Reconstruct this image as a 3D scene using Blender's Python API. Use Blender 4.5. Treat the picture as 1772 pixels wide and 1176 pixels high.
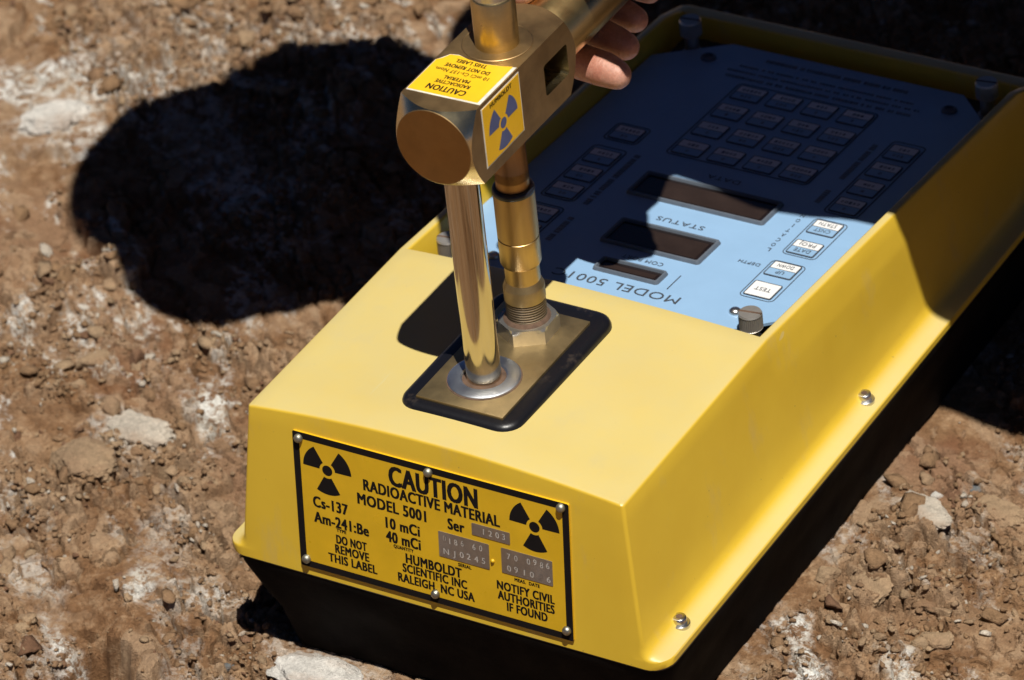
import bpy, bmesh, math, random
import numpy as np
from mathutils import Vector, Matrix, Quaternion

# ------------------------------------------------------------------ reset
for o in list(bpy.data.objects):
    bpy.data.objects.remove(o, do_unlink=True)
SC = bpy.context.scene
COL = SC.collection
ZO = 0.140                      # height of the gauge's top face above the soil (metres)

# ------------------------------------------------------------------ camera
cam_d = bpy.data.cameras.new('camera')
cam_o = bpy.data.objects.new('camera', cam_d)
COL.objects.link(cam_o)
RX = Vector((0.86409981, 0.49501956, -0.09103380))
RY = Vector((0.22118779, -0.53593789, -0.81476778))
RZ = Vector((-0.45211445, 0.68390512, -0.57259611))
cam_p = Vector((1.16320615, -1.53951017, 1.36385236 + ZO))
m = Matrix.Identity(4)
for i in range(3):
    m[i][0] = RX[i]; m[i][1] = -RY[i]; m[i][2] = -RZ[i]; m[i][3] = cam_p[i]
cam_o.matrix_world = m
cam_d.sensor_fit = 'HORIZONTAL'
cam_d.sensor_width = 36.0
cam_d.lens = 184.771
cam_d.clip_start = 0.05
cam_d.clip_end = 2000.0
cam_d.dof.use_dof = True
cam_d.dof.focus_distance = (Vector((0.097, 0.045, 0.03 + ZO)) - cam_p).dot(RZ)
cam_d.dof.aperture_fstop = 17.0
SC.camera = cam_o
SC.render.resolution_x = 1024
SC.render.resolution_y = 680

# ------------------------------------------------------------------ sky, sun, exposure
SUN_T = Vector((-0.268, 0.250, -1.0)).normalized()          # direction the light travels
W = bpy.data.worlds.new('World')
SC.world = W
W.use_nodes = True
wn = W.node_tree.nodes; wl = W.node_tree.links
wn.clear()
sky = wn.new('ShaderNodeTexSky'); sky.sky_type = 'NISHITA'; sky.sun_disc = False
sky.sun_elevation = math.asin(-SUN_T.z)
sky.sun_rotation = math.atan2(-SUN_T.x, -SUN_T.y)
sky.altitude = 3000; sky.air_density = 0.27; sky.dust_density = 0.0; sky.ozone_density = 8.0
bg = wn.new('ShaderNodeBackground'); bg.inputs['Strength'].default_value = 0.05
wo = wn.new('ShaderNodeOutputWorld')
wl.new(sky.outputs[0], bg.inputs[0]); wl.new(bg.outputs[0], wo.inputs[0])
sun_d = bpy.data.lights.new('sun', 'SUN')
sun_d.energy = 5.0; sun_d.angle = math.radians(0.5); sun_d.color = (1.0, 0.955, 0.87)
sun_o = bpy.data.objects.new('sun', sun_d); COL.objects.link(sun_o)
sun_o.rotation_euler = SUN_T.to_track_quat('-Z', 'Y').to_euler()
sun_o.location = (0.8, -0.8, 3)
SC.view_settings.view_transform = 'Standard'
SC.view_settings.look = 'None'
SC.view_settings.exposure = 0.18
SC.view_settings.gamma = 1.0
SC.view_settings.use_curve_mapping = False

rng = np.random.default_rng(7)
random.seed(11)

# ------------------------------------------------------------------ materials
def nodes_of(name):
    mt = bpy.data.materials.new(name); mt.use_nodes = True
    nt = mt.node_tree
    b = nt.nodes['Principled BSDF']
    return mt, nt, b
def setp(b, **k):
    names = dict(color='Base Color', rough='Roughness', metal='Metallic', spec='Specular IOR Level', coat='Coat Weight',
                 coatr='Coat Roughness', sss='Subsurface Weight', aniso='Anisotropic', ior='IOR')
    for a, v in k.items():
        s = b.inputs[names[a]]
        s.default_value = (*v, 1) if isinstance(v, tuple) and len(v) == 3 else v
def noise(nt, scale, detail=4, rough=.6, coord='Object', dist=0.0, stretch=None):
    tc = nt.nodes.new('ShaderNodeTexCoord')
    n = nt.nodes.new('ShaderNodeTexNoise')
    n.inputs['Scale'].default_value = scale; n.inputs['Detail'].default_value = detail
    n.inputs['Roughness'].default_value = rough; n.inputs['Distortion'].default_value = dist
    src = tc.outputs[coord]
    if stretch:
        mp = nt.nodes.new('ShaderNodeMapping'); mp.inputs['Scale'].default_value = stretch
        nt.links.new(src, mp.inputs[0]); src = mp.outputs[0]
    nt.links.new(src, n.inputs['Vector'])
    return n.outputs['Fac']
def ramp(nt, fac, stops):
    r = nt.nodes.new('ShaderNodeValToRGB')
    e = r.color_ramp.elements
    while len(e) < len(stops): e.new(0.5)
    for i, (p, c) in enumerate(stops):
        e[i].position = p; e[i].color = (*c, 1) if len(c) == 3 else c
    nt.links.new(fac, r.inputs[0]); return r.outputs[0]
def mix(nt, fac, a, b, mode='MIX'):
    x = nt.nodes.new('ShaderNodeMix'); x.data_type = 'RGBA'; x.blend_type = mode
    if hasattr(fac, 'default_value') or hasattr(fac, 'links'): nt.links.new(fac, x.inputs[0])
    else: x.inputs[0].default_value = fac
    for s, v in ((x.inputs[6], a), (x.inputs[7], b)):
        if isinstance(v, tuple): s.default_value = (*v, 1)
        else: nt.links.new(v, s)
    return x.outputs[2]
def bump(nt, b, h, strength, dist):
    bp = nt.nodes.new('ShaderNodeBump'); bp.inputs['Strength'].default_value = strength
    bp.inputs['Distance'].default_value = dist
    nt.links.new(h, bp.inputs['Height']); nt.links.new(bp.outputs[0], b.inputs['Normal'])
def g(v): return (v, v, v)

M = {}
def simple(name, color, rough=.5, metal=0.0, var=.12, scale=120, bmp=0.0, rv=.1, **k):
    """a colour with slight uneven wear and gloss"""
    mt, nt, b = nodes_of(name)
    setp(b, rough=rough, metal=metal, **k)
    n = noise(nt, scale, 5)
    lo = tuple(c * (1 - var) for c in color); hi = tuple(min(1, c * (1 + var)) for c in color)
    nt.links.new(ramp(nt, n, [(.3, lo), (.7, hi)]), b.inputs['Base Color'])
    n2 = noise(nt, scale * .4, 4)
    nt.links.new(ramp(nt, n2, [(.3, g(max(.02, rough - rv))), (.7, g(min(1, rough + rv)))]), b.inputs['Roughness'])
    if bmp: bump(nt, b, noise(nt, scale * 6, 2), bmp, .0004)
    M[name] = mt
    return mt

# case paint: slightly pebbled yellow plastic with scuffs, specks and a painted top sheen
mt, nt, b = nodes_of('yellow_case'); M['yellow_case'] = mt
setp(b, rough=.42, spec=.5)
base = ramp(nt, noise(nt, 14, 4), [(.3, (.66, .43, .032)), (.7, (.72, .49, .040))])
scuff = ramp(nt, noise(nt, 55, 8, .75), [(.64, g(0)), (.80, g(.35))])
base = mix(nt, scuff, base, (.52, .40, .14))
stain = ramp(nt, noise(nt, 24, 7, .72, stretch=(1.6, 1, .45)), [(.56, g(0)), (.76, g(.42))])
base = mix(nt, stain, base, (.46, .36, .20))
scr = ramp(nt, noise(nt, 30, 3, .5, stretch=(9, .5, .8), dist=.4), [(.735, g(0)), (.75, g(.5))])
base = mix(nt, scr, base, (.62, .52, .26))
specks = ramp(nt, noise(nt, 420, 2, .5), [(.76, g(0)), (.80, g(.6))])
base = mix(nt, specks, base, (.25, .17, .06))
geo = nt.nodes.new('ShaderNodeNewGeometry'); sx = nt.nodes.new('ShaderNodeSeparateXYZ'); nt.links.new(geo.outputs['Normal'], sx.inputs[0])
top_sheen = ramp(nt, sx.outputs['Z'], [(.55, g(0)), (.97, g(.72))])        # glossy sheen of upward faces, painted in as a paler colour
top_sheen = mix(nt, .35, top_sheen, ramp(nt, noise(nt, 40, 6, .7), [(.3, g(.45)), (.7, g(1))]), 'MULTIPLY')
base = mix(nt, top_sheen, base, (.485, .435, .235))
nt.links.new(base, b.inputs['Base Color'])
nt.links.new(ramp(nt, noise(nt, 30, 4), [(.3, g(.36)), (.7, g(.52))]), b.inputs['Roughness'])
bump(nt, b, noise(nt, 1500, 2), .10, .0003)

# rubber gasket with dust lying on it
mt, nt, b = nodes_of('dusty_rubber'); M['dusty_rubber'] = mt
setp(b, rough=.36)
dust = ramp(nt, noise(nt, 60, 6, .7), [(.58, g(0)), (.80, g(.45))])
nt.links.new(mix(nt, dust, (.0055, .0055, .008), (.15, .11, .08)), b.inputs['Base Color'])
bump(nt, b, noise(nt, 500, 3), .2, .0004)

# brass: dull, oxidised, machined
def brass(name, color, rough, stretch=None, dark=.55, bs=.12, metal=1.0):
    mt, nt, b = nodes_of(name); M[name] = mt
    setp(b, metal=metal, rough=rough)
    n = noise(nt, 90, 6, .65, stretch=stretch)
    c = ramp(nt, n, [(.28, tuple(x * dark for x in color)), (.6, color)])
    nt.links.new(c, b.inputs['Base Color'])
    nt.links.new(ramp(nt, noise(nt, 40, 4), [(.3, g(max(.03, rough - .06))), (.7, g(rough + .10))]), b.inputs['Roughness'])
    bump(nt, b, noise(nt, 900, 3, stretch=stretch), bs, .0003)
brass('brass_block', (.40, .27, .13), .50, dark=.75)
brass('brass_end', (.30, .165, .058), .46, dark=.85)
brass('brass_bright', (.72, .60, .36), .22, dark=.8, bs=.05)
brass('brass_tube', (.62, .47, .22), .30, stretch=(1, .08, 1), dark=.78)
brass('brass_sleeve', (.48, .33, .15), .36, stretch=(1, 1, .06), dark=.75, bs=.06)
brass('bronze_sleeve', (.42, .245, .10), .38, stretch=(1, 1, .06), dark=.7)
brass('brass_plate', (.44, .33, .17), .50, dark=.75)
brass('chrome_rod', (.60, .52, .41), .09, stretch=(1, 1, .05), dark=.85, bs=.015)
brass('steel', (.66, .66, .66), .30, dark=.8)
brass('steel_ring', (.66, .70, .76), .36, dark=.85)
brass('nickel', (.50, .47, .43), .36, dark=.75, metal=.7)
brass('nut_steel', (.66, .62, .54), .26, dark=.75, metal=.88)
brass('rivet_metal', (.42, .41, .34), .48, dark=.75)
brass('thread_steel', (.30, .24, .17), .5, dark=.6)
brass('figure_metal', (.66, .64, .60), .40, dark=.6, metal=.4)
brass('stamped_metal', (.46, .44, .42), .50, dark=.75)
_nt = M['brass_end'].node_tree; _b = _nt.nodes['Principled BSDF']
_tc = _nt.nodes.new('ShaderNodeTexCoord'); _mp = _nt.nodes.new('ShaderNodeMapping'); _mp.inputs['Location'].default_value = (.0002, 0, -.2831)
_wv = _nt.nodes.new('ShaderNodeTexWave'); _wv.wave_type = 'RINGS'; _wv.rings_direction = 'Y'; _wv.inputs['Scale'].default_value = 420; _wv.inputs['Distortion'].default_value = .6
_nt.links.new(_tc.outputs['Object'], _mp.inputs[0]); _nt.links.new(_mp.outputs[0], _wv.inputs['Vector'])
bump(_nt, _b, _wv.outputs['Fac'], .12, .0002)
simple('rust_dirt', (.10, .058, .036), .9, bmp=.5, var=.35, scale=200)
simple('black_base', (.006, .0045, .0042), .85, spec=.1, var=.5, scale=60, bmp=.3)
simple('oring', (.012, .014, .022), .45)
simple('black_print', (.008, .006, .006), .8, spec=.15)
simple('blue_print', (.085, .10, .22), .5)
simple('grey_print', (.16, .17, .19), .5)
simple('dark_print', (.055, .062, .075), .5)
simple('sticker_yellow', (.80, .46, .012), .38, var=.05, scale=70)
simple('sticker_edge', (.62, .60, .52), .6, var=.2)
simple('label_yellow', (.66, .40, .012), .34, var=.06, scale=60)
simple('panel_blue', (.245, .40, .60), .40, var=.03, scale=60)
simple('key_white', (.72, .72, .72), .42, var=.04)
simple('key_blue', (.235, .385, .575), .42, var=.04)
simple('bezel', (.10, .12, .15), .45)
simple('window_dark', (.014, .009, .008), .12, var=.3, scale=40)
simple('lcd_brown', (.028, .018, .014), .18, var=.2, scale=60)
simple('tray_dark', (.05, .05, .06), .5)
simple('skin', (.52, .27, .19), .48, var=.14, scale=160, bmp=.2, sss=.12)
bpy.data.materials['skin'].node_tree.nodes['Principled BSDF'].inputs['Subsurface Radius'].default_value = (.004, .0015, .0008)
_nt = M['skin'].node_tree; _b = _nt.nodes['Principled BSDF']
_c = ramp(_nt, noise(_nt, 70, 5, .7), [(.30, (.42, .155, .10)), (.50, (.50, .235, .165)), (.70, (.58, .32, .24))])
_c = mix(_nt, .5, _c, ramp(_nt, noise(_nt, 900, 3, .6), [(.35, g(.72)), (.65, g(1.0))]), 'MULTIPLY')
_nt.links.new(_c, _b.inputs['Base Color'])
bump(_nt, _b, noise(_nt, 260, 5, .7, stretch=(2.2, .5, 1.0)), .55, .0009)
simple('nail', (.60, .36, .28), .3, var=.05)
simple('shirt_cloth', (.055, .075, .13), .85, var=.2, scale=80, bmp=.4)
simple('trouser_cloth', (.030, .030, .040), .9, var=.25, scale=70, bmp=.4)
simple('hat_cloth', (.10, .085, .06), .9, var=.2, scale=80, bmp=.4)
simple('hair', (.03, .02, .013), .6, var=.3, scale=300, bmp=.6)
simple('boot_leather', (.05, .03, .02), .6, var=.3)
simple('eye', (.7, .7, .68), .2)

# soil: brown crumbly earth with chalky stains (shape of the stains is stored on the mesh)
def soil_material(name, stone=None):
    mt, nt, b = nodes_of(name); M[name] = mt
    setp(b, rough=.95, spec=.15)
    tcn = 'Object'
    big = noise(nt, 16, 6, .65)
    med = noise(nt, 110, 6, .7)
    fine = noise(nt, 700, 4, .65)
    if stone is None:
        c = ramp(nt, big, [(.30, (.145, .068, .030)), (.50, (.24, .128, .062)), (.70, (.38, .235, .125))])
        c2 = ramp(nt, med, [(.30, (.095, .043, .019)), (.50, (.25, .135, .067)), (.70, (.58, .40, .245))])
        c = mix(nt, .55, c, c2)
        at = nt.nodes.new('ShaderNodeAttribute'); at.attribute_name = 'chalk'
        sp = nt.nodes.new('ShaderNodeSeparateColor'); nt.links.new(at.outputs['Color'], sp.inputs[0])
        c = mix(nt, sp.outputs[1], c, (.215, .098, .050))
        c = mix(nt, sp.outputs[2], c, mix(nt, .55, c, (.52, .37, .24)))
        ch = nt.nodes.new('ShaderNodeMath'); ch.operation = 'MULTIPLY'
        nt.links.new(sp.outputs[0], ch.inputs[0])
        nt.links.new(ramp(nt, noise(nt, 170, 6, .75), [(.44, g(.02)), (.54, g(1))]), ch.inputs[1])
        white = ramp(nt, noise(nt, 60, 4), [(.35, (.62, .57, .49)), (.65, (.86, .86, .83))])
        c = mix(nt, ch.outputs[0], c, white)
    else:
        lo = tuple(x * .62 for x in stone)
        c = ramp(nt, med, [(.30, lo), (.62, stone)])
        c = mix(nt, ramp(nt, noise(nt, 45, 5), [(.45, g(0)), (.68, g(.65))]), c, (.31, .19, .115))
    c = mix(nt, .6, c, ramp(nt, fine, [(.3, g(.60)), (.7, g(1.15))]), 'MULTIPLY')
    nt.links.new(c, b.inputs['Base Color'])
    add = nt.nodes.new('ShaderNodeMath'); add.operation = 'ADD'
    nt.links.new(med, add.inputs[0]); nt.links.new(noise(nt, 1400, 3, .6), add.inputs[1])
    bump(nt, b, add.outputs[0], 1.0, .0016)
    return mt
soil_material('soil')
soil_material('chalk_stone', (.84, .80, .74))
soil_material('tan_stone', (.47, .325, .20))
soil_material('pale_stone', (.68, .60, .50))
soil_material('grey_stone', (.21, .23, .24))
soil_material('red_stone', (.25, .135, .080))
soil_material('crumb_soil', (.35, .215, .118))

# ------------------------------------------------------------------ mesh helpers
def mk(name, verts, faces, mats, parent=None, org=None, smooth=40, fm=None):
    """link one mesh object; verts are in gauge space (z = 0 at the gauge's top face)"""
    org = Vector(org) if org is not None else Vector((0, 0, 0))
    v = np.asarray(verts, dtype=float).reshape(-1, 3) + np.array([0, 0, ZO]) - np.array(org)
    me = bpy.data.meshes.new(name)
    me.from_pydata(v.tolist(), [], [list(f) for f in faces])
    if not isinstance(mats, (list, tuple)): mats = [mats]
    for mm in mats: me.materials.append(M[mm])
    if fm is not None: me.polygons.foreach_set('material_index', np.asarray(fm, dtype=np.int32))
    if smooth:
        me.polygons.foreach_set('use_smooth', np.ones(len(me.polygons), dtype=bool))
        me.update()
        try: me.set_sharp_from_angle(angle=math.radians(smooth))
        except Exception: pass
    me.update()
    o = bpy.data.objects.new(name, me); COL.objects.link(o)
    if parent is not None: o.parent = parent
    else: o.location = org
    return o

class B:
    """collects shapes into one mesh"""
    def __init__(s): s.v = []; s.f = []; s.m = []
    def add(s, vf, mi=0):
        v, f = vf; n = len(s.v)
        s.v += [tuple(p) for p in v]; s.f += [[i + n for i in q] for q in f]; s.m += [mi] * len(f)
        return s
    def go(s, name, mats, parent=None, org=None, smooth=40):
        return mk(name, s.v, s.f, mats, parent, org, smooth, s.m)

def bm_out(bm):
    bm.verts.ensure_lookup_table(); bm.verts.index_update()
    r = ([v.co[:] for v in bm.verts], [[v.index for v in f.verts] for f in bm.faces]); bm.free(); return r
def box(x0, x1, y0, y1, z0, z1, bev=0.0, seg=2):
    bm = bmesh.new()
    bmesh.ops.create_cube(bm, size=1)
    for v in bm.verts:
        v.co = Vector((x0 + (v.co.x + .5) * (x1 - x0), y0 + (v.co.y + .5) * (y1 - y0), z0 + (v.co.z + .5) * (z1 - z0)))
    if bev: bmesh.ops.bevel(bm, geom=bm.edges[:], offset=bev, segments=seg, affect='EDGES', profile=.5)
    return bm_out(bm)
def lathe(prof, c, n=48, axis='z'):
    """prof: (r, h) from bottom to top; closed with caps when r > 0 at the ends"""
    v = []; f = []
    for r, h in prof:
        for k in range(n):
            a = 2 * math.pi * k / n
            p = (r * math.cos(a), r * math.sin(a), h)
            if axis == 'y': p = (r * math.sin(a), h, r * math.cos(a))
            v.append((p[0] + c[0], p[1] + c[1], p[2] + c[2]))
    L = len(prof)
    for i in range(L - 1):
        for k in range(n):
            k2 = (k + 1) % n
            f.append([i * n + k, i * n + k2, (i + 1) * n + k2, (i + 1) * n + k])
    f.append([k for k in range(n)][::-1]); f.append([(L - 1) * n + k for k in range(n)])
    return v, f
def xform(vf, fn): return [fn(p) for p in vf[0]], vf[1]
def rrect(x0, x1, y0, y1, r, n=6):
    """rounded rectangle, counter-clockwise from the +x side of the low edge"""
    pts = []
    for cx, cy, a0 in ((x1 - r, y0 + r, -90), (x1 - r, y1 - r, 0), (x0 + r, y1 - r, 90), (x0 + r, y0 + r, 180)):
        for k in range(n + 1):
            a = math.radians(a0 + 90 * k / n)
            pts.append((cx + r * math.cos(a), cy + r * math.sin(a)))
    return pts
def loft(loops, cap0=False, cap1=False):
    n = len(loops[0]); v = [p for L in loops for p in L]; f = []
    for i in range(len(loops) - 1):
        for k in range(n):
            k2 = (k + 1) % n
            f.append([i * n + k, i * n + k2, (i + 1) * n + k2, (i + 1) * n + k])
    if cap0: f.append(list(range(n))[::-1])
    if cap1: f.append([(len(loops) - 1) * n + k for k in range(n)])
    return v, f
def ring2d(outer, inner):
    """flat ring between two loops of the same length"""
    n = len(outer)
    return [(*p, 0) for p in outer] + [(*p, 0) for p in inner], [[k, (k + 1) % n, n + (k + 1) % n, n + k] for k in range(n)]

def tag(o, label, cat, group=None, kind=None):
    o['label'] = label
    if cat: o['category'] = cat
    if group: o['group'] = group
    if kind: o['kind'] = kind
    return o

# text: built-in font, turned into a flat mesh, fitted to a width and a cap height on any plane
_texts = {}
def text_mesh(s, weight=.012):
    key = (s, weight)
    if key in _texts: return _texts[key]
    cu = bpy.data.curves.new('t', 'FONT'); cu.body = s; cu.size = 1.0; cu.offset = weight
    cu.space_character = 1.09; cu.resolution_u = 3; cu.fill_mode = 'FRONT'
    ob = bpy.data.objects.new('t', cu); COL.objects.link(ob)
    dg = bpy.context.evaluated_depsgraph_get()
    me = bpy.data.meshes.new_from_object(ob.evaluated_get(dg))
    v = np.array([q.co[:] for q in me.vertices]); f = [list(p.vertices) for p in me.polygons]
    bpy.data.objects.remove(ob, do_unlink=True); bpy.data.meshes.remove(me); bpy.data.curves.remove(cu)
    _texts[key] = (v, f); return v, f
CAP = .70
def put_text(s, plane, u0, u1, vmid, h, mat, parent, org, name='lettering', weight=.012, lift=0.0):
    """plane(u, v, lift) -> gauge space; text runs from u0 to u1, caps of height h centred on vmid"""
    v, f = text_mesh(s, 0.0)
    a, bb = v[:, 0].min(), v[:, 0].max()
    tot = max(bb - a, 1e-6)
    e_ = weight * h * 4.3; uu = u0 + e_ + (v[:, 0] - a) / tot * (u1 - u0 - 2 * e_)
    vv = vmid + (v[:, 1] / CAP - .5) * h
    bq = B()
    for j, (sh, sv) in enumerate(((0, 0),) if not weight else ((-1, -.35), (-1, .35), (-.3, 0), (.3, 0), (1, -.35), (1, .35))):
        bq.add(([plane(p + sh * weight * h * 4.3, q + sv * weight * h * 4.3, lift + j * 6e-6) for p, q in zip(uu, vv)], f))
    return bq.go(name, mat, parent, org, smooth=0)

def trefoil(plane, cu, cv, r, mat, parent, org, lift=0.0, name='radiation_symbol'):
    bq = B()
    n = 14
    for a0 in (-90, 30, 150):
        arc = [math.radians(a0 - 29 + 58 * k / n) for k in range(n + 1)]
        v = [plane(cu + r * math.cos(a), cv + r * math.sin(a), lift) for a in arc]
        v += [plane(cu + r * .32 * math.cos(a), cv + r * .32 * math.sin(a), lift) for a in arc]
        bq.add((v, [[k, k + 1, n + 2 + k, n + 1 + k] for k in range(n)]))
    v = [plane(cu + r * .21 * math.cos(a), cv + r * .21 * math.sin(a), lift) for a in [2 * math.pi * k / 24 for k in range(24)]]
    bq.add((v, [list(range(24))]))
    return bq.go(name, mat, parent, org, smooth=0)

# ================================================================== GROUND
def hash2(ix, iy, s):
    h = (ix.astype(np.int64) * 374761393 + iy.astype(np.int64) * 668265263 + s * 982451653) & 0x7fffffff
    h = ((h ^ (h >> 13)) * 1274126177) & 0x7fffffff
    h = ((h ^ (h >> 16)) * 374761393) & 0x7fffffff
    return ((h ^ (h >> 15)) & 0xffffff) / float(0x1000000)
def vnoise(x, y, s):
    ix = np.floor(x); iy = np.floor(y); fx = x - ix; fy = y - iy
    fx = fx * fx * (3 - 2 * fx); fy = fy * fy * (3 - 2 * fy)
    a = hash2(ix, iy, s); b_ = hash2(ix + 1, iy, s); c = hash2(ix, iy + 1, s); d = hash2(ix + 1, iy + 1, s)
    return (a * (1 - fx) + b_ * fx) * (1 - fy) + (c * (1 - fx) + d * fx) * fy
def fbm(x, y, s, oct=4, gain=.5):
    r = 0; a = 1; t = 0
    for k in range(oct):
        r = r + a * vnoise(x * 2 ** k + 17.3 * k, y * 2 ** k - 9.1 * k, s + k); t += a; a *= gain
    return r / t
def worley(x, y, s):
    """distance to the nearest and second nearest cell point, and a random value of the nearest cell"""
    ix = np.floor(x); iy = np.floor(y)
    f1 = np.full(x.shape, 9.0); f2 = np.full(x.shape, 9.0); idv = np.zeros(x.shape)
    for dx in (-1, 0, 1):
        for dy in (-1, 0, 1):
            cx = ix + dx; cy = iy + dy
            px = cx + .1 + .8 * hash2(cx, cy, s); py = cy + .1 + .8 * hash2(cx, cy, s + 5)
            d = np.hypot(px - x, py - y); q = hash2(cx, cy, s + 9)
            near = d < f1
            f2 = np.where(near, f1, np.minimum(f2, d)); idv = np.where(near, q, idv); f1 = np.where(near, d, f1)
    return f1, f2, idv
def sstep(a, b_, x):
    t = np.clip((x - a) / (b_ - a), 0, 1); return t * t * (3 - 2 * t)

# chalky stains and other patches of the soil: x, y, half length, half width, angle (deg), strength
CHALK = [(-.134, .146, .024, .006, -62, 1.0), (-.103, -.035, .020, .008, -40, 1.0), (-.091, .016, .012, .006, -50, .9),
         (-.059, .022, .016, .009, 0, .6), (.223, .094, .026, .0065, -52, 1.0), (-.391, .372, .045, .018, 20, .9),
         (.272, .096, .014, .006, -50, .9), (-.330, .447, .05, .008, -40, .5), (-.294, .379, .06, .02, -30, .5),
         (.065, -.008, .03, .006, -5, .4), (-.36, .345, .03, .018, -30, .8), (-.22, .32, .04, .015, -30, .8),
         (-.17, .115, .02, .012, -40, .5), (-.10, .055, .03, .012, -50, .35), (-.15, .0, .02, .01, -30, .5),
         (.255, .20, .02, .008, -40, .35), (-.27, .47, .03, .012, 10, .6)]
RED = [(.222, .246, .032, .018, -35, .95), (-.06, .12, .05, .03, 0, .6), (-.2, .18, .05, .02, -40, .6), (-.29, .25, .05, .04, 0, .5)]
def patch(x, y, L, jit):
    r = np.zeros(x.shape)
    for cx, cy, a, b_, ang, s in L:
        c, sn = math.cos(math.radians(ang)), math.sin(math.radians(ang))
        u = ((x - cx) * c + (y - cy) * sn) / (a * 1.35); v = (-(x - cx) * sn + (y - cy) * c) / (b_ * 1.3)
        r = np.maximum(r, s * sstep(1.35, .45, np.hypot(u, v) + jit))
    return r
def soil_height(x, y):
    u = (x * .80 - y * .60); v = (x * .60 + y * .80)            # scraped along u
    wx = (fbm(x * 40, y * 40, 3, 3) - .5) * .020 + (fbm(x * 190, y * 190, 5, 2) - .5) * .0050
    wy = (fbm(x * 40, y * 40, 43, 3) - .5) * .020 + (fbm(x * 190, y * 190, 45, 2) - .5) * .0050
    h = (fbm(x * 6, y * 6, 11, 3) - .5) * .014
    h += (fbm(u * 9, v * 34, 21, 4) - .5) * .013
    mask = sstep(.36, .60, fbm(u * 12, v * 17, 31, 3))            # where the soil is broken up
    f1, f2, qa = worley((u + wx) * 22, (v + wy) * 36, 61)
    h += sstep(.0, .12, f2 - f1) * (.0006 + .0085 * qa ** 3)
    f1, f2, qb = worley((u + wx) * 58, (v + wy) * 92, 71)
    ed = f2 - f1
    h += sstep(.0, .20, ed) * (.0004 + .0046 * qb ** 2.2) * (.25 + .75 * mask)
    h -= sstep(.10, .0, ed) * .0075 * (.35 + .65 * mask) * sstep(.42, .58, fbm(x * 30, y * 30, 77, 2))
    f1, f2, qc = worley((u + wx * .8) * 135, (v + wy * .8) * 185, 81)
    h += sstep(.0, .30, f2 - f1) * (.0002 + .0030 * qc ** 1.8) * (.25 + .75 * mask)
    f1, f2, qd = worley(x * 330 + wx * 200, y * 330 + wy * 200, 85)
    h += sstep(.0, .5, f2 - f1) * .0013 * qd * (.35 + .65 * mask)
    cr = np.abs(fbm(u * 15 + wx * 40, v * 22 + wy * 40, 101, 3) - .5)
    h -= sstep(.012, .0, cr) * .008 * sstep(.48, .60, fbm(x * 8, y * 8, 111, 2))
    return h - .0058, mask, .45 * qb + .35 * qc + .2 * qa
FOOT = (-.004, .198, .006, .410)       # what the base stands on
def settle(x, y, h):
    dx = np.maximum(np.maximum(FOOT[0] - x, x - FOOT[1]), 0); dy = np.maximum(np.maximum(FOOT[2] - y, y - FOOT[3]), 0)
    d = np.hypot(dx, dy)
    k = sstep(.0, .035, d)
    inside = np.minimum(h, 0.0) * .4 - .0005
    h = inside * (1 - k) + h * k
    hole = [(-.072, -.043, .030, .010, -30, .022), (-.135, .096, .026, .0065, 42, .020), (.245, .142, .012, .004, 25, .006),
            (-.345, .315, .02, .007, 10, .008)]
    for cx, cy, a, b_, ang, dep in hole:
        c, sn = math.cos(math.radians(ang)), math.sin(math.radians(ang))
        u = ((x - cx) * c + (y - cy) * sn) / a; v = (-(x - cx) * sn + (y - cy) * c) / b_
        h = h - dep * sstep(1.1, .55, np.hypot(u, v) + (fbm(x * 90, y * 90, 131, 3) - .5) * .9)
    return h
def axis_pts(a, b_, step, far, grow=1.28):
    mid = np.arange(a, b_ + 1e-9, step)
    out = [mid[-1]]; d = step
    while out[-1] < far: d *= grow; out.append(out[-1] + d)
    lo = [mid[0]]; d = step
    while lo[-1] > -far: d *= grow; lo.append(lo[-1] - d)
    return np.concatenate([np.array(lo[1:])[::-1], mid, np.array(out[1:])])
gx = axis_pts(-.50, .36, .00095, 150); gy = axis_pts(-.13, .63, .00095, 150)
GX, GY = np.meshgrid(gx, gy)
GH, GM, GQ = soil_height(GX, GY)
fade = np.clip(1 - (np.maximum(np.abs(GX) - 1.2, 0) + np.maximum(np.abs(GY) - 1.4, 0)) * .2, 0.1, 1)
GH = settle(GX, GY, GH) * fade
def ground_z(x, y):
    a = np.array([[float(x)]]); b_ = np.array([[float(y)]])
    h, _, _ = soil_height(a, b_); return float(settle(a, b_, h)[0, 0])
ny, nx = GX.shape
gv = np.stack([GX, GY, GH], -1).reshape(-1, 3)
idx = np.arange(nx * ny).reshape(ny, nx)
gf = np.stack([idx[:-1, :-1], idx[:-1, 1:], idx[1:, 1:], idx[1:, :-1]], -1).reshape(-1, 4)
me = bpy.data.meshes.new('ground')
me.vertices.add(len(gv)); me.vertices.foreach_set('co', gv.ravel())
me.loops.add(gf.size); me.loops.foreach_set('vertex_index', gf.ravel().astype(np.int32))
me.polygons.add(len(gf)); me.polygons.foreach_set('loop_start', np.arange(0, gf.size, 4, dtype=np.int32))
me.polygons.foreach_set('loop_total', np.full(len(gf), 4, dtype=np.int32))
me.polygons.foreach_set('use_smooth', np.zeros(len(gf), dtype=bool))
me.update(calc_edges=True)
jit = (fbm(GX * 70, GY * 70, 141, 5, .65) - .5) * 2.4
u_ = (GX * .80 - GY * .60); v_ = (GX * .60 + GY * .80)
rnd = sstep(.58, .66, fbm(u_ * 22, v_ * 60, 151, 6, .7)) * .8
far_l = sstep(-.08, -.25, GX)
chalk = np.clip(np.maximum(patch(GX, GY, CHALK, jit), rnd * (.45 + .55 * far_l)), 0, 1)
red = patch(GX, GY, RED, jit * .8) * .9
tan = np.clip(.45 * sstep(.40, .62, fbm(u_ * 20, v_ * 34, 161, 4)) + .9 * sstep(.45, .80, GQ), 0, 1)
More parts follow.
